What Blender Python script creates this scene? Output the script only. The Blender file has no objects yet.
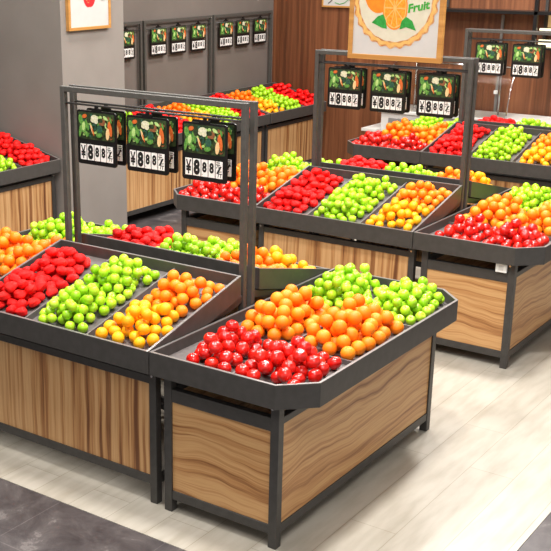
import bpy, bmesh, math, random
import numpy as np
from mathutils import Vector, Matrix
SC = bpy.context.scene
COL = SC.collection
PI = math.pi
# ------------------------------------------------------------------ materials
def lin(c):
    return tuple((x/12.92 if x <= .04045 else ((x+.055)/1.055)**2.4) for x in [v/255 for v in c])
def base_mat(name):
    m = bpy.data.materials.new(name); m.use_nodes = True
    return m, m.node_tree.nodes, m.node_tree.links, m.node_tree.nodes['Principled BSDF']
def mapping(N, Lk, scale=(1,1,1), rot=(0,0,0), loc=(0,0,0)):
    tc = N.new('ShaderNodeTexCoord'); mp = N.new('ShaderNodeMapping')
    mp.inputs['Scale'].default_value = scale; mp.inputs['Rotation'].default_value = rot; mp.inputs['Location'].default_value = loc
    Lk.new(tc.outputs['Object'], mp.inputs['Vector']); return mp
def ramp(N, stops):
    r = N.new('ShaderNodeValToRGB'); e = r.color_ramp.elements
    while len(e) > 1: e.remove(e[-1])
    e[0].position = stops[0][0]; e[0].color = (*lin(stops[0][1]), 1)
    for p, c in stops[1:]:
        x = e.new(p); x.color = (*lin(c), 1)
    return r
def noisy(name, c1, c2, scale=20, rough=.5, metal=0, spec=.5, bump=0, bscale=60, coat=0, detail=4, sss=0):
    m, N, Lk, B = base_mat(name)
    mp = mapping(N, Lk); n = N.new('ShaderNodeTexNoise'); n.inputs['Scale'].default_value = scale; n.inputs['Detail'].default_value = detail
    Lk.new(mp.outputs[0], n.inputs['Vector'])
    r = ramp(N, [(.35, c1), (.65, c2)]); Lk.new(n.outputs['Fac'], r.inputs['Fac']); Lk.new(r.outputs[0], B.inputs['Base Color'])
    B.inputs['Roughness'].default_value = rough; B.inputs['Metallic'].default_value = metal
    B.inputs['Specular IOR Level'].default_value = spec; B.inputs['Coat Weight'].default_value = coat
    if bump:
        n2 = N.new('ShaderNodeTexNoise'); n2.inputs['Scale'].default_value = bscale; Lk.new(mp.outputs[0], n2.inputs['Vector'])
        b = N.new('ShaderNodeBump'); b.inputs['Strength'].default_value = bump; b.inputs['Distance'].default_value = .002
        Lk.new(n2.outputs['Fac'], b.inputs['Height']); Lk.new(b.outputs[0], B.inputs['Normal'])
    return m
def perobj(name, c1, c2, c3=None, rough=.4, spec=.5, bump=0, bscale=60, coat=0, scale=25):
    """fruit skin: colour differs a little from fruit to fruit (object random) and over the skin"""
    m, N, Lk, B = base_mat(name)
    oi = N.new('ShaderNodeObjectInfo'); mp = mapping(N, Lk)
    n = N.new('ShaderNodeTexNoise'); n.inputs['Scale'].default_value = scale; n.inputs['Detail'].default_value = 2; Lk.new(mp.outputs[0], n.inputs['Vector'])
    a = N.new('ShaderNodeMath'); a.operation = 'MULTIPLY_ADD'; Lk.new(oi.outputs['Random'], a.inputs[0]); a.inputs[1].default_value = .55
    b = N.new('ShaderNodeMath'); b.operation = 'MULTIPLY'; Lk.new(n.outputs['Fac'], b.inputs[0]); b.inputs[1].default_value = .45
    Lk.new(b.outputs[0], a.inputs[2])
    r = ramp(N, [(.15, c1), (.85, c2)] if c3 is None else [(.15, c1), (.6, c2), (.9, c3)])
    Lk.new(a.outputs[0], r.inputs['Fac']); Lk.new(r.outputs[0], B.inputs['Base Color'])
    B.inputs['Roughness'].default_value = rough; B.inputs['Specular IOR Level'].default_value = spec; B.inputs['Coat Weight'].default_value = coat
    B.inputs['Coat Roughness'].default_value = .12
    if bump:
        n2 = N.new('ShaderNodeTexNoise'); n2.inputs['Scale'].default_value = bscale; Lk.new(mp.outputs[0], n2.inputs['Vector'])
        bb = N.new('ShaderNodeBump'); bb.inputs['Strength'].default_value = bump; bb.inputs['Distance'].default_value = .002
        Lk.new(n2.outputs['Fac'], bb.inputs['Height']); Lk.new(bb.outputs[0], B.inputs['Normal'])
    return m
def wood(name, along, stops, warp=.05, freq=22, plank=0, rough=.45, seed=0, ptone=.3):
    """streaky veneer: grain runs along axis `along` ('x','y','z'); across = the other horizontal axis or z"""
    m, N, Lk, B = base_mat(name)
    tc = N.new('ShaderNodeTexCoord'); sp = N.new('ShaderNodeSeparateXYZ'); Lk.new(tc.outputs['Object'], sp.inputs[0])
    g = {'x':0,'y':1,'z':2}[along]
    ho = N.new('ShaderNodeMath'); ho.operation = 'ADD'; Lk.new(sp.outputs[0], ho.inputs[0]); Lk.new(sp.outputs[1], ho.inputs[1])
    def math_(op, a, b):
        n = N.new('ShaderNodeMath'); n.operation = op
        for i, v in enumerate((a, b)):
            if v is None: continue
            if isinstance(v, (int, float)): n.inputs[i].default_value = v
            else: Lk.new(v, n.inputs[i])
        return n.outputs[0]
    if along == 'z': G, A = sp.outputs[2], ho.outputs[0]
    else: G, A = ho.outputs[0], sp.outputs[2]
    cb = N.new('ShaderNodeCombineXYZ'); Lk.new(math_('MULTIPLY', G, 1.6), cb.inputs[0]); Lk.new(math_('MULTIPLY', A, 3.0 if along == 'z' else 1.7), cb.inputs[1]); cb.inputs[2].default_value = seed
    nw = N.new('ShaderNodeTexNoise'); nw.inputs['Scale'].default_value = 1.3; nw.inputs['Detail'].default_value = 2; Lk.new(cb.outputs[0], nw.inputs['Vector'])
    A2 = math_('ADD', A, math_('MULTIPLY', nw.outputs['Fac'], warp*2))
    cb2 = N.new('ShaderNodeCombineXYZ'); Lk.new(math_('MULTIPLY', A2, freq), cb2.inputs[0]); Lk.new(math_('MULTIPLY', G, .5), cb2.inputs[1]); cb2.inputs[2].default_value = seed+3.3
    ns = N.new('ShaderNodeTexNoise'); ns.inputs['Scale'].default_value = 1.0; ns.inputs['Detail'].default_value = 6; ns.inputs['Roughness'].default_value = .62
    Lk.new(cb2.outputs[0], ns.inputs['Vector'])
    fac = ns.outputs['Fac']
    if plank:
        fl = math_('FLOOR', math_('DIVIDE', A, plank), None)
        wn = N.new('ShaderNodeTexWhiteNoise'); wn.noise_dimensions = '1D'; Lk.new(math_('ADD', fl, seed+.37), wn.inputs['W'])
        fac = math_('ADD', fac, math_('MULTIPLY', math_('SUBTRACT', wn.outputs['Value'], .5), ptone))
    r = ramp(N, stops); Lk.new(fac, r.inputs['Fac']); Lk.new(r.outputs[0], B.inputs['Base Color'])
    B.inputs['Roughness'].default_value = rough
    return m
M = {}
M['metal'] = noisy('charcoal_metal', (56,54,52), (63,61,59), 30, .42, 0, .5)
M['post'] = noisy('grey_metal', (70,68,64), (77,75,71), 30, .5, 0, .5)
M['tray'] = noisy('tray_metal', (62,60,57), (70,67,65), 25, .42, 0, .5)
M['liner'] = noisy('tray_liner', (94,88,86), (104,98,96), 40, .5, 0, .5)
M['rim'] = noisy('rim_highlight_grey', (116,112,110), (126,122,119), 30, .35, .2, .5)  # lighter grey paints in the highlight along the trays' top edges
M['chrome'] = noisy('chrome', (200,200,200), (220,220,220), 10, .15, 1)
M['woodv'] = wood('striped_veneer', 'z', [(.24,(70,40,22)),(.31,(140,92,54)),(.40,(180,132,84)),(.50,(204,162,114)),(.60,(190,144,94)),(.68,(158,108,64)),(.76,(108,66,38))], .018, 30, .145, .42, 1.0, .30)
M['woodh'] = wood('cathedral_veneer', 'x', [(.24,(70,38,18)),(.34,(136,88,48)),(.42,(182,132,82)),(.52,(204,160,108)),(.60,(186,138,88)),(.68,(152,102,58)),(.78,(104,62,32))], .07, 28, .10, .42, 5.0, .10)
M['wallwood'] = wood('brown_wall_wood', 'z', [(.2,(70,38,20)),(.42,(100,58,34)),(.58,(122,74,46)),(.8,(148,96,62))], .02, 26, .16, .45, 2.0, .2)
M['frame'] = wood('frame_wood', 'x', [(.3,(164,112,52)),(.5,(180,128,64)),(.7,(196,146,80))], .02, 30, 0, .5, 8)
M['wall'] = noisy('grey_plaster', (108,100,94), (113,105,99), 3, .75, 0, .3, .1, 200)
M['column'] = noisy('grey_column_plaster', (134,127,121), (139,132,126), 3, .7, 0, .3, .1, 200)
M['black'] = noisy('black_plastic', (14,13,13), (20,19,19), 20, .35)
M['ink'] = noisy('ink', (10,10,10), (16,16,16), 20, .6)
M['white'] = noisy('white_card', (232,230,226), (240,238,235), 20, .6)
M['whitepanel'] = noisy('white_metal', (205,202,198), (214,211,207), 5, .4)
M['greypanel'] = noisy('grey_metal_panel', (120,118,116), (130,128,126), 5, .4)
def flatc(name, c, c2=None, sc=60, rough=.6): M[name] = noisy(name, c, c2 or tuple(max(0, x-14) for x in c), sc, rough)
flatc('veg_dark', (22,40,20), (52,70,32), 90); flatc('veg_green', (60,120,44), (110,160,70), 120); flatc('veg_pale', (150,190,100), (190,214,140), 80)
flatc('veg_white', (226,222,200), (190,190,150), 150); flatc('veg_orange', (214,110,44), (190,84,30), 90); flatc('veg_teal', (24,66,52), (44,92,70), 120)
flatc('veg_peach', (226,180,120), (230,200,150), 90); flatc('veg_brown', (150,90,50), (110,70,44), 90)
flatc('paper', (192,189,186), (187,184,181), 8); flatc('crust', (170,104,54), (212,162,108), 40); flatc('cream', (196,190,168), (204,198,178), 20)
flatc('pulp', (216,122,10), (232,156,36), 70); flatc('orange_skin', (222,116,6), (232,130,14), 20); flatc('rind', (216,176,104), (210,160,84), 30)
flatc('leafgreen', (24,128,40), (40,150,60), 50); flatc('scriptgreen', (30,140,34), (60,160,50), 30); flatc('berry', (210,30,36), (180,16,30), 80)
flatc('sketch', (70,72,70), (90,90,90), 30)
M['orange'] = perobj('orange_skin_3d', (250,120,8), (255,138,16), (255,152,30), .42, .4, .35, 260)
M['mandarin'] = perobj('mandarin_skin', (255,160,4), (255,178,12), (255,194,36), .42, .4, .3, 260)
M['tomato'] = perobj('tomato_skin', (200,14,8), (220,26,14), (234,44,24), .26, .5, 0, 60, .35)
M['strawberry'] = perobj('berry_skin', (222,8,8), (240,16,14), (250,34,26), .5, .35, .9, 60)
M['apple'] = perobj('apple_skin', (138,196,22), (170,218,36), (202,232,70), .34, .45, 0, 60, .1)
M['stem'] = noisy('apple_stem', (70,80,20), (90,96,30), 60, .7)
M['glass'] = None
def mk_glass():
    m, N, Lk, B = base_mat('case_glass'); B.inputs['Base Color'].default_value = (.95,.98,.97,1); B.inputs['Roughness'].default_value = .03
    B.inputs['Transmission Weight'].default_value = 1; B.inputs['IOR'].default_value = 1.1; return m
M['glass'] = mk_glass()
def mk_emit(name, c, s):
    m, N, Lk, B = base_mat(name); n = N.new('ShaderNodeTexNoise'); n.inputs['Scale'].default_value = 3
    r = ramp(N, [(.3, c), (.7, tuple(min(255, x+8) for x in c))]); Lk.new(n.outputs['Fac'], r.inputs['Fac'])
    Lk.new(r.outputs[0], B.inputs['Emission Color']); Lk.new(r.outputs[0], B.inputs['Base Color']); B.inputs['Emission Strength'].default_value = s; return m
M['lit'] = mk_emit('lit_shelf_lamp', (255,244,205), .9)
def mk_floor(name, light):
    m, N, Lk, B = base_mat(name)
    if light:
        mp = mapping(N, Lk, (1,1,1), (0,0,PI/2), (0, 0.115, 0))
        br = N.new('ShaderNodeTexBrick'); br.inputs['Scale'].default_value = 1; br.inputs['Brick Width'].default_value = 1.25; br.inputs['Row Height'].default_value = .2167
        br.inputs['Mortar Size'].default_value = .0018; br.inputs['Mortar Smooth'].default_value = .3; br.offset = .37
        br.inputs['Color1'].default_value = (*lin((184,178,166)),1); br.inputs['Color2'].default_value = (*lin((176,169,156)),1); br.inputs['Mortar'].default_value = (*lin((150,142,126)),1)
        Lk.new(mp.outputs[0], br.inputs['Vector'])
        mp2 = mapping(N, Lk, (9,1.6,1)); n = N.new('ShaderNodeTexNoise'); n.inputs['Scale'].default_value = 2.2; n.inputs['Detail'].default_value = 8; Lk.new(mp2.outputs[0], n.inputs['Vector'])
        r = ramp(N, [(.3,(214,210,202)),(.6,(255,255,255))]); Lk.new(n.outputs['Fac'], r.inputs['Fac'])
        mx = N.new('ShaderNodeMix'); mx.data_type = 'RGBA'; mx.blend_type = 'MULTIPLY'; mx.inputs[0].default_value = .55
        Lk.new(br.outputs['Color'], mx.inputs[6]); Lk.new(r.outputs[0], mx.inputs[7]); Lk.new(mx.outputs[2], B.inputs['Base Color'])
        B.inputs['Roughness'].default_value = .38
    else:
        mp = mapping(N, Lk, (1,1,1), (0,0,0), (.379, .585, 0))
        br = N.new('ShaderNodeTexBrick'); br.inputs['Scale'].default_value = 1; br.inputs['Brick Width'].default_value = .6; br.inputs['Row Height'].default_value = .6
        br.inputs['Mortar Size'].default_value = .002; br.offset = 0
        br.inputs['Color1'].default_value = (1,1,1,1); br.inputs['Color2'].default_value = (.85,.85,.85,1); br.inputs['Mortar'].default_value = (1.8,1.8,1.75,1)
        Lk.new(mp.outputs[0], br.inputs['Vector'])
        mp2 = mapping(N, Lk); n = N.new('ShaderNodeTexNoise'); n.inputs['Scale'].default_value = 5; n.inputs['Detail'].default_value = 12; n.inputs['Roughness'].default_value = .72; n.inputs['Distortion'].default_value = .5
        Lk.new(mp2.outputs[0], n.inputs['Vector'])
        r = ramp(N, [(.32,(58,54,56)),(.48,(80,75,76)),(.58,(94,89,89)),(.63,(128,122,120)),(.66,(90,85,85)),(.8,(70,66,68))]); Lk.new(n.outputs['Fac'], r.inputs['Fac'])
        mx = N.new('ShaderNodeMix'); mx.data_type = 'RGBA'; mx.blend_type = 'MULTIPLY'; mx.inputs[0].default_value = 1; mx.clamp_result = False
        Lk.new(r.outputs[0], mx.inputs[6]); Lk.new(br.outputs['Color'], mx.inputs[7]); Lk.new(mx.outputs[2], B.inputs['Base Color'])
        B.inputs['Roughness'].default_value = .3
    return m
M['lamp_glow'] = mk_emit('lamp_glow_back', (214,176,120), .45)  # emission stands in for lamp light falling on the bay's back
M['plank'] = mk_floor('pale_plank_floor', True); M['marble'] = mk_floor('dark_marble_floor', False)
# ------------------------------------------------------------------ mesh helpers
class MB:
    def __init__(s): s.v = []; s.f = []; s.mi = []; s.mats = []
    def slot(s, m):
        if m not in s.mats: s.mats.append(m)
        return s.mats.index(m)
    def add(s, vs, fs, m=None):
        o = len(s.v); s.v += [tuple(v) for v in vs]; s.f += [tuple(i+o for i in f) for f in fs]; s.mi += [s.slot(m)]*len(fs); return s
    def box(s, x0, x1, y0, y1, z0, z1, m=None):
        return s.hexa([(x0,y0,z0),(x1,y0,z0),(x1,y1,z0),(x0,y1,z0),(x0,y0,z1),(x1,y0,z1),(x1,y1,z1),(x0,y1,z1)], m)
    def hexa(s, p, m=None):
        return s.add(p, [(0,3,2,1),(4,5,6,7),(0,1,5,4),(1,2,6,5),(2,3,7,6),(3,0,4,7)], m)
    def prism(s, pts, a, b, axis, m=None):
        """pts 2-D outline; extruded from a to b along axis ('x': pts are (y,z); 'y': (x,z); 'z': (x,y))"""
        def P(p, t): return {'x':(t,p[0],p[1]),'y':(p[0],t,p[1]),'z':(p[0],p[1],t)}[axis]
        n = len(pts); vs = [P(p,a) for p in pts]+[P(p,b) for p in pts]
        fs = [tuple(range(n))[::-1], tuple(range(n,2*n))]+[(i,(i+1)%n,(i+1)%n+n,i+n) for i in range(n)]
        return s.add(vs, fs, m)
    def tube(s, pts, r, m=None, n=10):
        pts = [Vector(p) for p in pts]; rings = []
        for i, p in enumerate(pts):
            d = (pts[min(i+1,len(pts)-1)]-pts[max(i-1,0)]).normalized()
            a = d.cross(Vector((0,0,1))) if abs(d.z) < .95 else d.cross(Vector((1,0,0)))
            a.normalize(); b = d.cross(a).normalized()
            rings.append([p+r*(math.cos(2*PI*k/n)*a+math.sin(2*PI*k/n)*b) for k in range(n)])
        vs = [v for rg in rings for v in rg]; fs = []
        for i in range(len(pts)-1):
            for k in range(n): fs.append((i*n+k, i*n+(k+1)%n, (i+1)*n+(k+1)%n, (i+1)*n+k))
        fs.append(tuple(range(n))[::-1]); fs.append(tuple((len(pts)-1)*n+k for k in range(n)))
        return s.add(vs, fs, m)
    def mesh(s, name, mat=None, smooth=False):
        me = bpy.data.meshes.new(name); me.from_pydata(s.v, [], s.f)
        for mm in s.mats: me.materials.append(M[mm] if mm else M[mat])
        me.polygons.foreach_set('material_index', s.mi)
        bm = bmesh.new(); bm.from_mesh(me); bmesh.ops.recalc_face_normals(bm, faces=bm.faces[:]); bm.to_mesh(me); bm.free()
        if smooth: me.polygons.foreach_set('use_smooth', [True]*len(me.polygons))
        me.update(); return me
    def build(s, name, mat=None, parent=None, bevel=0, smooth=False):
        return link(name, s.mesh(name, mat, smooth), parent, bevel)
def link(name, me, parent=None, bevel=0):
    o = bpy.data.objects.new(name, me); COL.objects.link(o)
    if parent: o.parent = parent
    if bevel:
        b = o.modifiers.new('bevel','BEVEL'); b.width = bevel; b.segments = 2; b.limit_method = 'ANGLE'
    return o
def thing(name, label, cat, loc=(0,0,0), rz=0, group=None):
    o = bpy.data.objects.new(name, None); COL.objects.link(o); o.location = loc; o.rotation_euler = (0,0,rz)
    o.empty_display_size = .05; o['label'] = label; o['category'] = cat
    if group: o['group'] = group
    return o
def tag(o, label, cat, group=None):
    o['label'] = label; o['category'] = cat
    if group: o['group'] = group
    return o
def struct(o): o['kind'] = 'structure'; return o
# ------------------------------------------------------------------ dimensions
L, W, CH, D = 1.1507, .763, .13, 1.557
H, LIP, DR, HR, HG = .75, .103, .70, .917, 1.712
YG = .742; SL = (HR-H)/DR; T = .012
def zr(y): return H+SL*y
GAPY = 2.5444
ZF = .05                                    # tray floor lies this far under the rim
# ------------------------------------------------------------------ sloped display stand (local: faces -Y, x in [-L,0])
def make_stand(name, label, group, loc, rz):
    t = thing(name, label, 'display stand', loc, rz, group)
    g = .002
    x0, x1 = -L+g, -g
    # tray: four outer walls and a sloped liner
    m = MB()
    def wallx(xa, xb):
        m.hexa([(xa,0,H-LIP),(xb,0,H-LIP),(xb,DR,HR-LIP),(xa,DR,HR-LIP),(xa,0,H),(xb,0,H),(xb,DR,HR),(xa,DR,HR)])
    wallx(x0, x0+T); wallx(x1-T, x1)
    m.box(x0+T, x1-T, 0, T, H-LIP, H); m.box(x0+T, x1-T, DR-T, DR, HR-LIP, HR)
    tr = m.build('tray', 'tray', t, .0015)
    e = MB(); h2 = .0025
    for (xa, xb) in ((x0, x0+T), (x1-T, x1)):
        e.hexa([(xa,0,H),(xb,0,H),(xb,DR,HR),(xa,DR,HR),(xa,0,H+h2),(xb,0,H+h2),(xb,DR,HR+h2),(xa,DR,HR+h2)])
    e.box(x0+T, x1-T, 0, T, H, H+h2); e.box(x0+T, x1-T, DR-T, DR, HR, HR+h2); e.build('rim_highlight', 'rim', tr)  # thin added strip that carries the painted rim highlight
    q = MB(); a, b = T, DR-T
    q.hexa([(x0+T,a,zr(a)-ZF-.01),(x1-T,a,zr(a)-ZF-.01),(x1-T,b,zr(b)-ZF-.01),(x0+T,b,zr(b)-ZF-.01),
            (x0+T,a,zr(a)-ZF),(x1-T,a,zr(a)-ZF),(x1-T,b,zr(b)-ZF),(x0+T,b,zr(b)-ZF)])
    q.build('tray_liner', 'liner', tr)
    for k in (1, 2):
        xc = x0+k*(x1-x0)/3; d = MB(); w = .004; h = .03
        d.hexa([(xc-w,a,zr(a)-ZF),(xc+w,a,zr(a)-ZF),(xc+w,b,zr(b)-ZF),(xc-w,b,zr(b)-ZF),
                (xc-w,a,zr(a)-ZF+h),(xc+w,a,zr(a)-ZF+h),(xc+w,b,zr(b)-ZF+h),(xc-w,b,zr(b)-ZF+h)])
        d.build('divider', 'liner', tr)
    # frame
    for (xa, xb) in ((x0+.008, x0+.046), (x1-.046, x1-.008)):
        lg = MB().box(xa, xb, .06, .098, 0, zr(.06)-LIP).build('leg', 'metal', t, .002)
        xs = (xa+xb)/2; b = MB(); b.tube([(xs,.0595,.615),(xs,.055,.615)], .006, None, 10); b.build('bolt', 'chrome', lg)
    for (xa, xb) in ((x0+.006, x0+.034), (x1-.034, x1-.006)):
        p = MB().box(xa, xb, YG-.013, YG+.015, 0, HG).build('post', 'post', t, .002)
    xa, xb = x0+.046, x1-.046
    MB().box(xa, xb, .062, .096, .09, .132).build('bottom_rail', 'metal', t, .002)
    MB().box(xa, xb, .062, .096, .575, .612).build('top_rail', 'metal', t, .002)
    for xs in (x0+.012, x1-.036):
        MB().box(xs, xs+.024, .098, YG-.013, .092, .13).build('side_rail', 'metal', t, .002)
        MB().hexa([(xs,.098,zr(.098)-LIP-.035),(xs+.024,.098,zr(.098)-LIP-.035),(xs+.024,YG-.013,zr(DR)-LIP-.035),(xs,YG-.013,zr(DR)-LIP-.035),
                   (xs,.098,zr(.098)-LIP),(xs+.024,.098,zr(.098)-LIP),(xs+.024,YG-.013,zr(DR)-LIP),(xs,YG-.013,zr(DR)-LIP)]).build('side_rail', 'metal', t, .002)
    MB().box(xa, xb, .070, .088, .132, .575).build('front_panel', 'woodv', t)
    for zz in (.098, .46):
        MB().box(x0+.034, x1-.034, YG-.01, YG+.012, zz, zz+.03).build('rear_rail', 'metal', t, .002)
    MB().box(x0+.034, x1-.034, YG-.012, YG+.014, HG-.027, HG-.001).build('top_beam', 'post', t, .002)
    MB().tube([(x0+.034, YG, HG-.083), (x1-.034, YG, HG-.083)], .0055).build('hanging_rod', 'metal', t, 0, True)
    return t
# ------------------------------------------------------------------ rounded end display (local: joint side at x=0, outer side at x=W)
DC = 1.582
def outline(o):
    """plan outline of the tray, inset by o"""
    k = o*math.tan(PI/8)
    return [(o,o),(W-CH-k,o),(W-o,CH+k),(W-o,DC-CH-k),(W-CH-k,DC-o),(o,DC-o)]
def make_cap(name, label, group, loc, rz):
    t = thing(name, label, 'display stand', loc, rz, group)
    A, B = outline(.002), outline(.002+T); n = 6
    m = MB(); vs = [(x,y,H-LIP) for x,y in A]+[(x,y,H) for x,y in A]+[(x,y,H) for x,y in B]+[(x,y,H-LIP) for x,y in B]
    fs = []
    for i in range(n):
        j = (i+1)%n
        fs += [(i,j,n+j,n+i),(n+i,n+j,2*n+j,2*n+i),(2*n+i,2*n+j,3*n+j,3*n+i),(3*n+i,3*n+j,j,i)]
    m.add(vs, fs); tr = m.build('tray', 'tray', t, .0015)
    e = MB(); e.add([(x,y,H) for x,y in A]+[(x,y,H+.0025) for x,y in A]+[(x,y,H+.0025) for x,y in B]+[(x,y,H) for x,y in B], fs); e.build('rim_highlight', 'rim', tr)  # same added highlight strip around the end tray
    MB().prism(B, H-ZF-.01, H-ZF, 'z').build('tray_liner', 'liner', tr)
    MB().box(.376, .384, .02, DC-.02, H-ZF, H-ZF+.022).build('divider', 'liner', tr)
    for y in (.485, 1.045): MB().box(.016, W-.016, y-.004, y+.004, H-ZF, H-ZF+.022).build('divider', 'liner', tr)
    lx0, lx1, w, b = .045, .587, .04, .045
    for xa in (lx0, lx1):
        for ya in (b, DC-b-w):
            lg = MB().box(xa, xa+w, ya, ya+w, 0, H-LIP).build('leg', 'metal', t, .002); yc = ya+w/2
            if xa == lx0:
                for zz in (.15, .46): q = MB(); q.tube([(lx0+.0005, yc, zz), (lx0-.005, yc, zz)], .007, None, 10); q.build('bolt', 'chrome', lg)
            elif ya == b: q = MB(); q.tube([(lx1+.01, b+.0005, .63), (lx1+.01, b-.005, .63)], .006, None, 10); q.build('bolt', 'chrome', lg)
    for (ya, yb, s) in ((b, b+w, -1), (DC-b-w, DC-b, 1)):
        for (za, zb, nm) in ((.062,.104,'bottom_rail'),(.527,.586,'top_rail')):
            MB().box(lx0+w, lx1, ya+.003, yb-.003, za, zb).build(nm, 'metal', t, .002)
        MB().box(lx0+w, lx1, ya+.010, yb-.012, .104, .527).build('end_panel' , 'woodh', t)
    for xa in (lx0, lx1):
        for (za, zb, nm) in ((.062,.104,'bottom_rail'),(.556,.586,'top_rail')):
            MB().box(xa+.003, xa+w-.003, b+w, DC-b-w, za, zb).build(nm, 'metal', t, .002)
        MB().box(xa+.012, xa+w-.008, b+w, DC-b-w, .104, .556).build('side_panel', 'woodh', t)
    return t
# ------------------------------------------------------------------ price signs
_txt = {}
def glyph(s, off=0.0):
    if (s, off) in _txt: return _txt[(s, off)]
    c = bpy.data.curves.new('t', 'FONT'); c.body = s; c.offset = off; c.resolution_u = 3
    o = bpy.data.objects.new('t', c); COL.objects.link(o)
    dg = bpy.context.evaluated_depsgraph_get(); me = bpy.data.meshes.new_from_object(o.evaluated_get(dg))
    vs = np.array([v.co[:2] for v in me.vertices]); fs = [tuple(p.vertices) for p in me.polygons]
    bpy.data.objects.remove(o); bpy.data.curves.remove(c); bpy.data.meshes.remove(me)
    _txt[(s, off)] = (vs, fs); return vs, fs
def put_glyph(m, s, x0, x1, z0, z1, y, mat, off=.02, mirror=1, rot=0, keep=False):
    vs, fs = glyph(s, off)
    if rot: c, q = math.cos(rot), math.sin(rot); vs = np.stack([vs[:,0]*c-vs[:,1]*q, vs[:,0]*q+vs[:,1]*c], 1)
    a, b = vs.min(0), vs.max(0); k = np.array([(x1-x0)/(b[0]-a[0]), (z1-z0)/(b[1]-a[1])])
    if keep: k[:] = k.min()
    c = (a+b)/2; u = (vs-c)*k; cx, cz = (x0+x1)/2, (z0+z1)/2
    m.add([(cx+mirror*p[0], y, cz+p[1]) for p in u], fs, mat)
def ell(m, cx, cz, rx, rz, y, mat, rot=0, n=14):
    vs = []
    for k in range(n):
        a = 2*PI*k/n; p, q = rx*math.cos(a), rz*math.sin(a)
        vs.append((cx+p*math.cos(rot)-q*math.sin(rot), y, cz+p*math.sin(rot)+q*math.cos(rot)))
    m.add(vs, [tuple(range(n))], mat)
SW, SH = .256, .272
def rrect(x0, x1, z0, z1, r, n=5):
    p = []
    for cx, cz, a0 in ((x1-r,z0+r,-PI/2),(x1-r,z1-r,0),(x0+r,z1-r,PI/2),(x0+r,z0+r,PI)):
        for k in range(n+1): a = a0+PI/2*k/n; p.append((cx+r*math.cos(a), cz+r*math.sin(a)))
    return p
def sign_meshes():
    o = {}
    o['board'] = MB().prism(rrect(-SW/2, SW/2, 0, SH, .014), -.004, .004, 'y').mesh('board', 'black')
    rnd = random.Random(4)
    def photo(s, y):
        m = MB(); X0, X1, Z0, Z1 = -SW/2+.010, SW/2-.010, .128, SH-.010
        pts = rrect(X0, X1, Z0, Z1, .008); m.prism(pts, y, y+s*.0012, 'y', 'veg_dark'); yy = y+s*.0016
        def E(u, v, a, b, mat, r=0):
            nonlocal yy; yy += s*.00006
            ell(m, (X0+u*(X1-X0)) if s < 0 else (X1-u*(X1-X0)), Z0+v*(Z1-Z0), a, b, yy, mat, r if s < 0 else -r)
        for k in range(90): E(rnd.uniform(.05,.95), rnd.uniform(.1,.9), rnd.uniform(.004,.010), rnd.uniform(.004,.012), rnd.choice(['veg_green','veg_teal','veg_dark','veg_teal','veg_pale','veg_dark','veg_brown']), rnd.uniform(0,3))
        E(.09,.72,.014,.026,'veg_green',.2); E(.07,.3,.009,.032,'veg_green',-.2); E(.17,.46,.017,.030,'veg_green',-.1); E(.165,.48,.011,.022,'veg_pale',-.1); E(.27,.55,.010,.03,'veg_green',.25); E(.30,.75,.012,.02,'veg_dark',.1)
        E(.20,.86,.016,.010,'veg_orange',.3); E(.25,.2,.010,.016,'veg_green',.5)
        E(.40,.40,.006,.026,'veg_peach',.35); E(.43,.3,.004,.02,'veg_orange',.35)
        E(.48,.82,.024,.016,'veg_white'); E(.44,.74,.016,.012,'veg_white'); E(.52,.7,.014,.012,'veg_white')
        E(.62,.42,.018,.022,'veg_teal'); E(.70,.7,.018,.018,'veg_brown',.4); E(.66,.75,.012,.012,'veg_dark')
        E(.60,.2,.02,.012,'veg_green',.2); E(.78,.86,.016,.008,'veg_pale',-.5)
        E(.84,.28,.012,.030,'veg_peach',-.1); E(.92,.44,.010,.034,'veg_orange',.1); E(.88,.62,.008,.02,'veg_orange',-.2); E(.93,.8,.006,.016,'veg_green',.2)
        return m.mesh('photo_panel')
    o['photo'] = photo(-1, -.004); o['photo_b'] = photo(1, .004)
    cw = [(.075,.225,'¥'),(.25,.42,'8'),(.44,.58,'8'),(.60,.74,'8'),(.76,.91,'元')]
    def card(i, s):
        a, b, ch = cw[i]; xa, xb = -SW/2+a*SW, -SW/2+b*SW
        if s > 0: xa, xb = -xb, -xa
        z0, z1 = .022, .102; y = s*.004
        m = MB().box(xa, xb, min(y, y+s*.0015), max(y, y+s*.0015), z0, z1, 'white'); y2 = y+s*.0019; w = xb-xa; mi = -1 if s > 0 else 1
        if i == 0: put_glyph(m, '¥', xa+.08*w, xb-.08*w, z0+.006, z1-.006, y2, 'ink', .025)
        elif i == 1: put_glyph(m, '8', xa+.08*w, xb-.08*w, z0+.004, z1-.002, y2, 'ink', .055, mi)
        elif i in (2, 3):
            put_glyph(m, '8', xa+.14*w, xb-.14*w, z0+.020, z1-.010, y2, 'ink', .05, mi)
            if i == 2: ell(m, xa+.15*w, z0+.010, .002, .002, y2, 'ink')
        else:
            put_glyph(m, '元', xa+.05*w, xa+.7*w, z0+.046, z1-.004, y2, 'ink', .02, mi); put_glyph(m, '斤', xa+.3*w, xb-.04*w, z0+.004, z0+.036, y2, 'ink', .02, mi)
            put_glyph(m, '/', xa+.1*w, xb-.1*w, z0+.022, z1-.022, y2, 'ink', .02, mi)
        return m.mesh('price_card')
    o['cards'] = [card(i, -1) for i in range(5)]; o['cards_b'] = [card(i, 1) for i in range(5)]
    o['clip'] = MB().box(-.03, .03, -.006, .006, SH, SH+.012).box(-.006, .006, -.008, .008, SH+.01, SH+.026).mesh('hanging_clip', 'black')
    return o
SM = sign_meshes()
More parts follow.
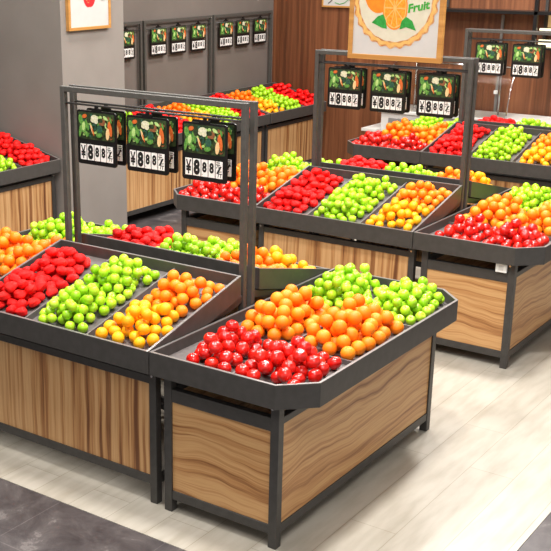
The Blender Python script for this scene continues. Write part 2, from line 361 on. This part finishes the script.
def make_sign(label, group, loc, rz):
    t = thing('price_sign', label, 'price sign', loc, rz, group)
    link('board', SM['board'], t); link('photo_panel', SM['photo'], t); link('photo_panel', SM['photo_b'], t)
    for me in SM['cards']+SM['cards_b']: link('price_card', me, t)
    link('hanging_clip', SM['clip'], t); return t
# ------------------------------------------------------------------ fruit meshes (unit radius)
def fruit_mesh(kind, seg=20, ring=12, seed=0):
    rnd = random.Random(seed); vs = []; fs = []; ph = rnd.uniform(0, 6); lob = [rnd.uniform(-.05,.05) for _ in range(6)]
    def rad(th, p):
        # th: 0 top .. pi bottom
        r = 1.0; s = math.sin(th); c = math.cos(th)
        if kind in ('orange','mandarin'):
            r = (1.0 if kind == 'orange' else .985+.015*s) - .05*math.exp(-(th/.22)**2)
            return r*s, r*c*(.97 if kind == 'orange' else .9)
        if kind == 'tomato':
            r = 1-.16*math.exp(-(th/.34)**2)-.05*math.exp(-((PI-th)/.4)**2)+.022*s*math.cos(5*p+ph)
            return r*s*1.0, r*c*.9
        if kind == 'apple':
            r = 1-.34*math.exp(-(th/.36)**2)-.14*math.exp(-((PI-th)/.35)**2)+.03*s*math.cos(5*p+ph)*(.3+.7*(th/PI))
            return r*s*(1.0-.14*(th/PI)**2), r*c*1.0
        if kind == 'strawberry':
            sh = math.sin(th)**.8 if 0 < th < PI else 0
            r = 1+.12*math.cos(3*p+ph)*(.4+.6*math.sin(th))+.06*math.cos(2*p+2*ph)+.07*math.cos(5*th+2*p+ph)+.04*math.cos(7*p+3*th)
            return sh*r, c*(.70+.06*math.cos(2*p+ph))
    vs.append((0,0,rad(0,0)[1]))
    for i in range(1, ring):
        th = PI*i/ring
        for k in range(seg):
            p = 2*PI*k/seg; a, z = rad(th, p); vs.append((a*math.cos(p), a*math.sin(p), z))
    vs.append((0,0,rad(PI,0)[1]))
    for k in range(seg):
        fs.append((0, 1+k, 1+(k+1)%seg)); fs.append((len(vs)-1, len(vs)-1-seg+(k+1)%seg, len(vs)-1-seg+k))
    for i in range(ring-2):
        for k in range(seg): a = 1+i*seg; fs.append((a+k, a+seg+k, a+seg+(k+1)%seg, a+(k+1)%seg))
    m = MB(); m.add(vs, fs, kind)
    if kind in ('apple',):
        zt = rad(0,0)[1]; m.tube([(0,0,zt-.04),(.03,.02,zt+.14),(.09,.05,zt+.30)], .05, 'stem', 6)
    if kind in ('orange','mandarin'):
        zt = rad(0,0)[1]; m.tube([(0,0,zt-.05),(0,0,zt+.015)], .07, 'stem', 6)
    me = m.mesh(kind, None, True); return me
KIND_R = dict(orange=.0335, mandarin=.0300, tomato=.0315, apple=.0262, strawberry=.0275)
FM = {k: [fruit_mesh(k, 20, 12, s) for s in range(1, 4)] for k in KIND_R}
# ------------------------------------------------------------------ heaping
def heap(u0, u1, v0, v1, r, n, seed, slope=1.15, hmax=.2, cr=.05, sq=1.0):
    """greedy deposition: each ball comes to rest on the floor or on the balls below it; the heap's side keeps an angle"""
    rng = np.random.default_rng(seed); P = np.zeros((0,3)); cx, cy = (u0+u1)/2, (v0+v1)/2; hx, hy = (u1-u0)/2, (v1-v0)/2
    wob = rng.uniform(0, 6, 3)
    fails = 0
    while len(P) < n and fails < 14:
        K = 900; c = np.stack([rng.uniform(u0, u1, K), rng.uniform(v0, v1, K)], 1)
        q = np.abs(c-[cx,cy])-[hx-cr, hy-cr]; edge = cr-(np.linalg.norm(np.maximum(q,0),axis=1)+np.minimum(q.max(1),0))
        ang = np.arctan2(c[:,1]-cy, c[:,0]-cx); edge = edge-.006*(1+np.sin(3*ang+wob[0])+.6*np.sin(5*ang+wob[1]))
        ok = edge > r*.8
        if not ok.any(): fails += 1; continue
        c = c[ok]; edge = edge[ok]; z = np.full(len(c), r)
        if len(P):
            d2 = ((c[:,None,:]-P[None,:,:2])**2).sum(2); R2 = (2*r*.99)**2
            zz = np.where(d2 < R2, P[None,:,2]+np.sqrt(np.maximum(R2-d2, 0)), 0); z = np.maximum(z, zz.max(1))
        good = (z-r < (edge-r*.8)*slope+.2*r) & (z < hmax)
        if not good.any(): fails += 1; continue
        fails = 0
        c, z = c[good], z[good]; i = np.argmin(z+rng.uniform(0, .08*r, len(z))); P = np.vstack([P, [c[i,0], c[i,1], z[i]]])
    return P
FRUITS = []    # kind, world matrix, label, group
def fill(parent_m, kind, u0, u1, v0, v1, sloped, label, group, seed, n=60, rs=1.0, slope=1.1, hmax=.13):
    r = KIND_R[kind]*rs; rnd = random.Random(seed*7+1)
    P = heap(u0, u1, v0, v1, r, n, seed, slope, hmax)
    if sloped:
        th = math.atan(SL); base = Matrix.Translation((0, 0, H-ZF)) @ Matrix.Rotation(th, 4, 'X')
    else: base = Matrix.Translation((0,0,H-ZF))
    for p in P:
        loc = parent_m @ base @ Vector(p)
        if kind == 'apple': R = Matrix.Rotation(rnd.uniform(0,6.28),4,'Z') @ Matrix.Rotation(rnd.uniform(.0,1.0),4,'X') @ Matrix.Rotation(rnd.uniform(0,6.28),4,'Z')
        elif kind == 'strawberry': R = Matrix.Rotation(rnd.uniform(0,6.28),4,'Z') @ Matrix.Rotation(rnd.uniform(-.6,.6),4,'X') @ Matrix.Rotation(rnd.uniform(0,6.28),4,'Z')
        else: R = Matrix.Rotation(rnd.uniform(0,6.28),4,'Z') @ Matrix.Rotation(rnd.uniform(0,3.14),4,'X') @ Matrix.Rotation(rnd.uniform(0,6.28),4,'Z')
        s = r*rnd.uniform(.93, 1.0)
        if kind == 'strawberry': s *= 1.16
        FRUITS.append([kind, Matrix.Translation(loc) @ R @ Matrix.Scale(s, 4), label, group, rnd.randrange(3)])
NOUN = dict(orange='round orange', mandarin='small yellow-orange mandarin', tomato='glossy red tomato', apple='green apple', strawberry='bright red strawberry')
PLU = dict(orange='oranges', mandarin='mandarins', tomato='tomatoes', apple='green apples', strawberry='strawberries')
def stand_fruit(mat, cols, where, seed, n=55):
    """cols: kinds left to right seen from the stand's front; 'citrus' = mandarins in front, oranges behind"""
    cw = L/3
    for i, k in enumerate(cols):
        uc = -L+cw*(i+.5); u0, u1 = uc-.168, uc+.168; S = math.hypot(1, SL)
        for j, (v0, v1) in enumerate(((.04,.375),(.33,.648))):
            kk = k if k != 'citrus' else ('mandarin', 'orange')[j]
            rs = .86 if (k == 'citrus' and j == 1) else 1.0
            lab = '%s heaped in the %s' % (NOUN[kk], where)
            fill(mat, kk, u0, u1, v0*S, v1*S, True, lab, '%s in the %s' % (PLU[kk], where), seed+10*i+j, (n if k == 'apple' else 66) if k != 'citrus' else (36 if j == 0 else 36), rs, (1.3 if k == 'apple' else .9) if k != 'citrus' else .85, .115)
def cap_fruit(rows, where, seed, mirror=False, xo=0, yo=0):
    for (k, y0, y1, n) in rows:
        for side, (x0, x1) in enumerate(((.055,.385),(.385,.72))):
            if k == 'apple' and side == 1: x0, x1 = .39, .715
            if k == 'tomato' and side == 0: x0 = .09
            a, b = (x0, x1) if not mirror else (-x1, -x0)
            nm = ('left','right')[side] if not mirror else ('right','left')[side]
            fill(Matrix.Translation((xo, yo, 0)), k, a, b, y0, y1, False, '%s in the %s heap on the %s' % (NOUN[k], nm, where), '%s, %s heap on the %s' % (PLU[k], nm, where), seed+side, n, 1.0, {'apple':1.3,'orange':1.25,'tomato':1.05}[k], {'apple':.14,'orange':.15,'tomato':.12}[k])
# ------------------------------------------------------------------ islands
ISL = [('nearest', 0), ('middle', GAPY), ('rear', 2*GAPY)]
CAPROWS = [('tomato', .04, .45, 44), ('orange', .49, 1.02, 56), ('apple', 1.05, 1.53, 85)]
SIGNPOS = (-.910, -.585, -.245)
SIDE = ('left', 'centre', 'right')
for idx, (nm, y0) in enumerate(ISL):
    make_stand('display_stand', '%s island display with sloped charcoal tray facing the camera over striped wood panel' % nm, 'sloped island stands', (0, y0, 0), 0)
    make_stand('display_stand', 'far half of the %s island, sloped tray facing away behind the double posts' % nm, 'sloped island stands', (-L, y0+D, 0), PI)
    m1 = Matrix.Translation((0, y0, 0)); m2 = Matrix.Translation((-L, y0+D, 0)) @ Matrix.Rotation(PI, 4, 'Z')
    stand_fruit(m1, ['strawberry','apple','citrus'], 'camera-facing sloped tray of the %s island' % nm, 100+idx*100, 64)
    stand_fruit(m2, ['citrus','apple','strawberry'], 'far-side sloped tray of the %s island' % nm, 150+idx*100, 50)
    if idx < 2:
        make_cap('end_display_stand', '%s island end display at right with chamfered corners and horizontal wood grain panels' % nm, 'end displays', (0, y0, 0), 0)
        cap_fruit(CAPROWS, 'right end display of the %s island' % nm, 500+idx*20, False, 0, y0)
    make_cap('end_display_stand', 'left end display of the %s island with chamfered outer corners' % nm, 'end displays', (-L, y0+DC, 0), PI)
    cap_fruit(CAPROWS, 'left end display of the %s island' % nm, 600+idx*20, True, -L, y0)
    for j, sx in enumerate(SIGNPOS):
        make_sign('%s black price sign reading ¥888 on the camera-side rod of the %s island' % (SIDE[j], nm), 'price signs of the %s island' % nm, (sx, y0+YG, HG-.083-.026-SH), 0)
        make_sign('%s black price sign on the far-side rod of the %s island, behind another sign' % (SIDE[j], nm), 'price signs of the %s island' % nm, (sx, y0+D-YG, HG-.083-.026-SH), PI)
# wall row, facing +X
XW = -3.35
for j, (yend, nm, nm2) in enumerate(((3.05,'left of the grey column',''),(5.035,'just right of the grey column','beside the column'),(6.20,'second right of the grey column','second from the column'),(7.365,'in the corner by the brown wall','in the far corner'))):
    make_stand('display_stand', 'sloped wall display stand %s, striped wood front' % nm, 'wall display stands', (XW, yend, 0), PI/2)
    mm = Matrix.Translation((XW, yend, 0)) @ Matrix.Rotation(PI/2, 4, 'Z')
    stand_fruit(mm, ['citrus','apple','strawberry'], 'wall stand %s' % nm, 800+50*j, 46)
    if j:
        for k, sx in enumerate(SIGNPOS):
            make_sign('%s price sign on the grey wall above the stand %s' % (('left','centre','right')[k], nm2), 'price signs on the grey wall', (XW-YG, yend+sx, HG-.083-.021-SH+.03), PI/2)
# price tag under the middle island's end display
t = thing('electric_outlet', 'small white square outlet box under the tray of the middle end display', 'outlet', (.548, GAPY+.03, .588))
MB().box(-.033,.033,0,.018,0,.05).build('housing', 'white', t, .002); MB().box(-.014,.014,-.002,0,.012,.038).build('cover', 'whitepanel', t)
# ------------------------------------------------------------------ room shell
def plane(x0, x1, y0, y1, z, th=.05): return MB().box(x0, x1, y0, y1, z-th, z)
XB = -4.13; YB = 7.45
struct(plane(-4.4, 6, -6, 9, -.003).build('floor', 'marble'))
struct(MB().box(-2.45, 1.432, -.177, YB, -.02, 0).build('trim_1', 'plank'))
struct(MB().box(XB-.15, XB, -6, YB+.1, 0, 4.2).build('wall_left', 'wall'))
struct(MB().box(XB, 6, YB, YB+.12, 0, 4.2).build('wall_back', 'wallwood'))
struct(MB().box(XB, -3.32, 3.077, 3.84, 0, 4.2).build('wall_column', 'column'))
struct(MB().box(XB, 6, -6, YB+.1, 4.2, 4.3).build('ceiling', 'white'))
# ------------------------------------------------------------------ pictures
def frame_parts(t, w, h, d, bw, axis_front=-1):
    m = MB(); m.box(-w/2, w/2, -d/2, d/2, 0, bw).box(-w/2, w/2, -d/2, d/2, h-bw, h).box(-w/2, -w/2+bw, -d/2, d/2, bw, h-bw).box(w/2-bw, w/2, -d/2, d/2, bw, h-bw)
    m.build('frame', 'frame', t, .002)
    MB().box(-w/2+bw, w/2-bw, -d/2+.008, d/2-.004, bw, h-bw).build('canvas', 'paper', t)
w, h = .665, .80
t = thing('framed_picture', 'large wood-framed orange tart picture hanging above the middle island', 'picture', (-.54, GAPY+YG-.035, 1.675))
frame_parts(t, w, h, .034, .032)
m = MB(); cx, cz = -.008, .375; yy = -.0105
def disc(r0, amp, n, y, mat, wob=20, cx=cx, cz=cz):
    vs = [(cx+(r0+amp*math.sin(wob*2*PI*k/n))*math.cos(2*PI*k/n), y, cz+(r0+amp*math.sin(wob*2*PI*k/n))*math.sin(2*PI*k/n)) for k in range(n)]
    m.add(vs, [tuple(range(n))], mat)
disc(.295, .007, 200, yy, 'crust', 26); disc(.284, .006, 200, yy-.0004, 'rind', 26); disc(.262, .004, 160, yy-.0006, 'crust', 26); disc(.255, .002, 120, yy-.0009, 'cream')
m.build('tart_print', None, t)
m = MB(); ell(m, -.125, .42, .10, .125, yy-.0015, 'orange_skin', 0, 32)
m.build('orange_print', None, t)
m = MB(); ell(m, -.005, .33, .088, .135, yy-.0022, 'orange_skin', 0, 32); ell(m, -.005, .33, .080, .126, yy-.0026, 'rind', 0, 32)
for k in range(10):
    a = 2*PI*k/10+.3; a1, a2 = a-.27, a+.27
    m.add([(-.005+.008*math.cos(a), yy-.003, .33+.012*math.sin(a)), (-.005+.072*math.cos(a1), yy-.003, .33+.114*math.sin(a1)), (-.005+.076*math.cos(a), yy-.003, .33+.12*math.sin(a)), (-.005+.072*math.cos(a2), yy-.003, .33+.114*math.sin(a2))], [(0,1,2,3)], 'pulp')
m.build('orange_slice_print', None, t)
m = MB(); m.add([(-.055,yy-.0035,.20),(-.09,yy-.0035,.205),(-.165,yy-.0035,.235),(-.125,yy-.0035,.275),(-.085,yy-.0035,.29),(-.065,yy-.0035,.25)], [(0,1,2,3,4,5)], 'leafgreen')
m.build('leaf_print', None, t); m = MB()
m.add([(.035,yy-.0035,.20),(.08,yy-.0035,.215),(.15,yy-.0035,.195),(.12,yy-.0035,.255),(.075,yy-.0035,.28),(.045,yy-.0035,.25)], [(0,1,2,3,4,5)], 'leafgreen')
m.build('leaf_print', None, t)
m = MB(); put_glyph(m, 'Fruit', .085, .235, .29, .39, yy-.0035, 'scriptgreen', .035, 1, .22, True); m.v = [(x+.25*(z-.34), y, z) for x, y, z in m.v]
m.build('lettering', None, t)
m = MB(); ell(m, .16, .46, .07, .05, yy-.0015, 'rind', .2, 20); ell(m, .15, .455, .05, .035, yy-.002, 'pulp', .2, 20); m.build('orange_print', None, t)
for sx in (-.26, .26): MB().tube([(sx, 0, .80), (sx, 0, 4.2-1.675)], .003, None, 6).build('hanging_wire', 'metal', t)
t = thing('framed_picture', 'wood-framed red strawberry picture lit on the grey column', 'picture', (-3.32+.018, 3.39, 1.755), PI/2)
frame_parts(t, .506, .62, .034, .024)
m = MB()
vs = []
for k in range(28):
    a = 2*PI*k/28; x = .085*math.cos(a)*(1-.25*(1-math.sin(a))*.5); z = .10*math.sin(a)-.02*abs(math.cos(a)); vs.append((.03-.03+x, -.0105, .35+z))
m.add(vs, [tuple(range(28))], 'berry')
rnd = random.Random(3)
for k in range(26):
    a = rnd.uniform(0, 6.28); r = rnd.uniform(0, .8); ell(m, .07*r*math.cos(a), .345+.085*r*math.sin(a), .003, .005, -.0112, 'rind', 0, 6)
m.v = [(x, y, z-.075) for x, y, z in m.v]; m.build('strawberry_print', None, t)
m = MB()
for k in range(5): a = .3+k*.6; m.tube([(.0,-.011,.44),(.06*math.cos(a),-.011,.44+.05*math.sin(a))], .008, 'leafgreen', 5)
m.tube([(.11,-.011,.33),(.15,-.011,.30),(.20,-.011,.31)], .004, 'sketch', 5); m.tube([(.11,-.011,.345),(.16,-.011,.325)], .003, 'sketch', 5)
m.v = [(x, y, z-.075) for x, y, z in m.v]; m.build('leaf_print', None, t)
t = thing('framed_picture', 'small pale picture with green scroll on the brown wall behind the large frame', 'picture', (-3.21, YB-.016, 1.762))
frame_parts(t, .56, .5, .03, .018)
m = MB(); m.tube([(-.12,-.0095,.05),(-.06,-.0095,.035),(0,-.0095,.05),(.05,-.0095,.09),(.1,-.0095,.05),(.16,-.0095,.04)], .004, 'leafgreen', 5); m.tube([(-.2,-.0095,.04),(-.16,-.0095,.07),(-.14,-.0095,.12)], .006, 'sketch', 5)
m.build('scroll_print', None, t)
# ------------------------------------------------------------------ glass-guarded counter along the brown wall
t = thing('display_counter', 'white counter with curved glass guard along the brown wall behind the rear island', 'counter', (0, 0, 0))
t.location = (-1.0, 7.08, 0)
def off(o): o.location = (1.0, -7.08, 0); return o
off(MB().box(-2.43, .9, 6.88, 7.36, .08, .77).build('body', 'whitepanel', t, .004))
off(MB().box(-2.38, .88, 6.92, 7.30, 0, .08).build('plinth', 'metal', t))
off(MB().box(-2.455, .92, 6.86, 7.38, .77, .80).build('top', 'whitepanel', t, .003))
off(MB().box(-2.60, -2.432, 6.78, 7.2, .575, .605).build('side_shelf', 'whitepanel', t, .003))
off(MB().box(-2.34, .86, 6.868, 6.88, .14, .72).build('front_panel', 'greypanel', t))
prof = [(6.78+.30*(1-math.cos(a)), .80+.46*math.sin(a)) for a in [PI/2*k/10 for k in range(11)]]
prof = [(6.90, .80)]+[(6.90+.26*(1-math.cos(PI/2*k/10)), .80+.47*math.sin(PI/2*k/10)) for k in range(1, 11)]
g = MB(); n = len(prof); out = prof+[(y+.004, z-.004) for y, z in prof[::-1]]
g.prism(out, -2.40, -1.12, 'x'); off(g.build('curved_glass', 'glass', t))
for xx in (-1.115, -2.405): off(MB().tube([(xx, y, z) for y, z in prof], .007, None, 8).build('guard_bracket', 'chrome', t, 0, True))
off(MB().tube([(-2.41, 7.16, 1.27), (-1.11, 7.16, 1.27)], .008, None, 8).build('guard_rail', 'chrome', t, 0, True))
for xx in (-2.2, -1.3): off(MB().tube([(xx, 7.16, .80), (xx, 7.16, 1.27)], .009, None, 8).build('guard_post', 'chrome', t, 0, True))
# black metal wall shelf with lit bay
t = thing('wall_shelf', 'black metal shelf rack with lit bay high on the brown wall at right', 'shelf', (-1.0, 7.3, .80))
def of2(o): o.location = (1.0, -7.3, -.80); return o
of2(MB().box(-2.35, 1.0, 7.12, 7.15, 1.772, 1.800).build('rail', 'black', t)); 
of2(MB().box(-2.35, 1.0, 7.15, 7.44, 1.775, 1.795).build('shelf_board', 'black', t))
for xx in (-2.02, -1.0, -.02, .96): 
    z0 = 1.45 if xx > -1.9 else 1.80
    of2(MB().box(xx-.014, xx+.014, 7.40, 7.43, z0, 2.5).build('upright', 'metal', t))
of2(MB().box(-1.02, -.985, 7.12, 7.16, 1.45, 2.4).build('upright', 'black', t))
for zz in (1.45, 1.60): of2(MB().box(-.98, -.04, 7.15, 7.44, zz, zz+.02).build('shelf_board', 'black', t))
of2(MB().box(-.98, -.04, 7.20, 7.24, 1.475, 1.54).build('lamp', 'lit', t)); 
of2(MB().box(-.98, -.04, 7.42, 7.44, 1.64, 1.77).build('lit_back', 'lamp_glow', t))  # glow put into the material in place of lamp light
of2(MB().box(-.98, -.04, 7.20, 7.23, 1.625, 1.645).build('lamp', 'lit', t))
for xx in (-1.43, -.5):
    of2(MB().box(xx-.012, xx+.012, 7.405, 7.43, .80, 1.745).build('upright', 'greypanel', t)); of2(MB().box(xx-.018, xx+.018, 7.385, 7.405, .975, 1.01).build('clamp', 'white', t))
# ------------------------------------------------------------------ camera
cam = bpy.data.cameras.new('camera'); co = bpy.data.objects.new('camera', cam); COL.objects.link(co)
Fp, PX, PY = 1086.12, 186.09, 311.71
cam.sensor_width = 36; cam.sensor_fit = 'HORIZONTAL'; cam.lens = Fp/551*36
cam.shift_x = (275.5-PX)/551; cam.shift_y = (PY-275.5)/551
yaw, pit, rol = -.6422, -.3224, -.0018
fw = Vector((math.sin(yaw)*math.cos(pit), math.cos(yaw)*math.cos(pit), math.sin(pit))); rt = Vector((math.cos(yaw), -math.sin(yaw), 0)); up = rt.cross(fw)
c, s = math.cos(rol), math.sin(rol); r2 = c*rt+s*up; u2 = -s*rt+c*up
CAM = Vector((2.7039, -3.348, 2.3675))
co.matrix_world = Matrix(((r2.x,u2.x,-fw.x,CAM.x),(r2.y,u2.y,-fw.y,CAM.y),(r2.z,u2.z,-fw.z,CAM.z),(0,0,0,1)))
cam.clip_start = .05; SC.camera = co
def project(p):
    d = p-CAM; z = d.dot(fw); return PX+Fp*d.dot(r2)/z, PY-Fp*d.dot(u2)/z
# ------------------------------------------------------------------ place the fruit: what the photo shows becomes single fruit
keep = []
for f in FRUITS:
    u, v = project(f[1].translation)
    if -14 < u < 565 and -14 < v < 565: keep.append(f)
for f in keep:
    o = bpy.data.objects.new(f[0], FM[f[0]][f[4]]); o.matrix_world = f[1]; COL.objects.link(o); f.append(o)
bpy.context.view_layer.update(); dg = bpy.context.evaluated_depsgraph_get()
by = {}
for f in keep:
    o = f[5]; p = f[1].translation; r = f[1].to_scale().x; vis = 0
    for a, b in ((0,0),(.75,0),(-.75,0),(0,.75),(0,-.75),(.55,.55),(-.55,.55)):
        q = p+r*(a*r2+b*u2); d = (q-CAM).normalized()
        u, v = project(q)
        if not (0 <= u <= 551 and 0 <= v <= 551): continue
        hit, loc, nr, fi, ob, mt = SC.ray_cast(dg, CAM, d)
        if hit and ob is not None and ob.name == o.name: vis += 1
    by.setdefault(f[0], []).append((-(vis > 0), (p-CAM).length, f, vis))
STAT = {}
for k, ls in by.items():
    ls.sort(key=lambda e: (e[0], e[1]))
    vs = [e for e in ls if e[0]]; STAT[k] = (len(ls), len(vs))
    one = [e[2] for e in ls[:300] if e[0]] ; one_ids = set(id(x) for x in one)
    rest = [e[2] for e in ls if id(e[2]) not in one_ids]
    for f in one: tag(f[5], f[2], {'orange':'orange','mandarin':'mandarin','tomato':'tomato','apple':'apple','strawberry':'strawberry'}[k], f[3])
    if rest:
        V, F, MI = [], [], []; mats = None; o0 = 0; arr = []
        for f in rest:
            me = f[5].data; n = len(me.vertices); a = np.empty(n*3); me.vertices.foreach_get('co', a); a = a.reshape(-1,3)
            mt = np.array(f[1]); arr.append(a @ mt[:3,:3].T + mt[:3,3])
            for p in me.polygons: F.append(tuple(i+o0 for i in p.vertices)); MI.append(p.material_index)
            o0 += n; mats = me.materials
        me = bpy.data.meshes.new(k+'_heap'); me.from_pydata(np.vstack(arr).tolist(), [], F)
        for q in mats: me.materials.append(q)
        me.polygons.foreach_set('material_index', MI); me.polygons.foreach_set('use_smooth', [True]*len(F)); me.update()
        bpy.data.batch_remove([f[5] for f in rest])
        o = link(k+'_heap', me); o['kind'] = 'stuff'
        tag(o, {'tomato':'glossy red tomatoes lying deeper in the heaps under the visible ones'}.get(k, '%s lying underneath the others and heaped on the farthest stands' % PLU[k]), PLU[k])
print('FRUIT', STAT)
# ------------------------------------------------------------------ light
wd = bpy.data.worlds.new('world'); SC.world = wd; wd.use_nodes = True
bg = wd.node_tree.nodes['Background']; bg.inputs[0].default_value = (1.0,.97,.93,1); bg.inputs[1].default_value = .62
def area(name, loc, sx, sy, power, target=None, col=(1,.972,.935)):
    l = bpy.data.lights.new(name, 'AREA'); l.shape = 'RECTANGLE'; l.size = sx; l.size_y = sy; l.energy = power; l.color = col
    o = bpy.data.objects.new(name, l); COL.objects.link(o); o.location = loc
    if target is not None: o.rotation_euler = (Vector(target)-Vector(loc)).to_track_quat('-Z','Y').to_euler()
    return o
CZ = 4.1
for (x, y, sx, sy, p) in ((.62,.45,.35,.4,135),(-.9,-.5,.5,.5,110),(.62,3.3,.35,.5,150),(-.9,3.2,.5,.5,60),(-.6,5.8,.5,.9,120),(-2.6,5.6,.5,1.2,90),(-2.6,2.2,.5,1.2,80),(2.2,-2.2,2.0,2.0,130)):  # last and largest is an unseen fill lamp added to brighten the fronts
    area('overhead_light', (x, y, CZ), sx, sy, p)
sp = bpy.data.lights.new('picture_spot', 'SPOT'); sp.energy = 20; sp.spot_size = math.radians(46); sp.spot_blend = .6; sp.shadow_soft_size = .03; sp.color = (1,.9,.75)
so = bpy.data.objects.new('picture_spot', sp); COL.objects.link(so); so.location = (-2.7, 3.4, 3.3); so.rotation_euler = (Vector((-3.3,3.39,1.9))-Vector(so.location)).to_track_quat('-Z','Y').to_euler()
SC.view_settings.view_transform = 'Standard'; SC.view_settings.look = 'None'; SC.view_settings.gamma = 1; SC.view_settings.exposure = .1
SC.cycles.use_denoising = True
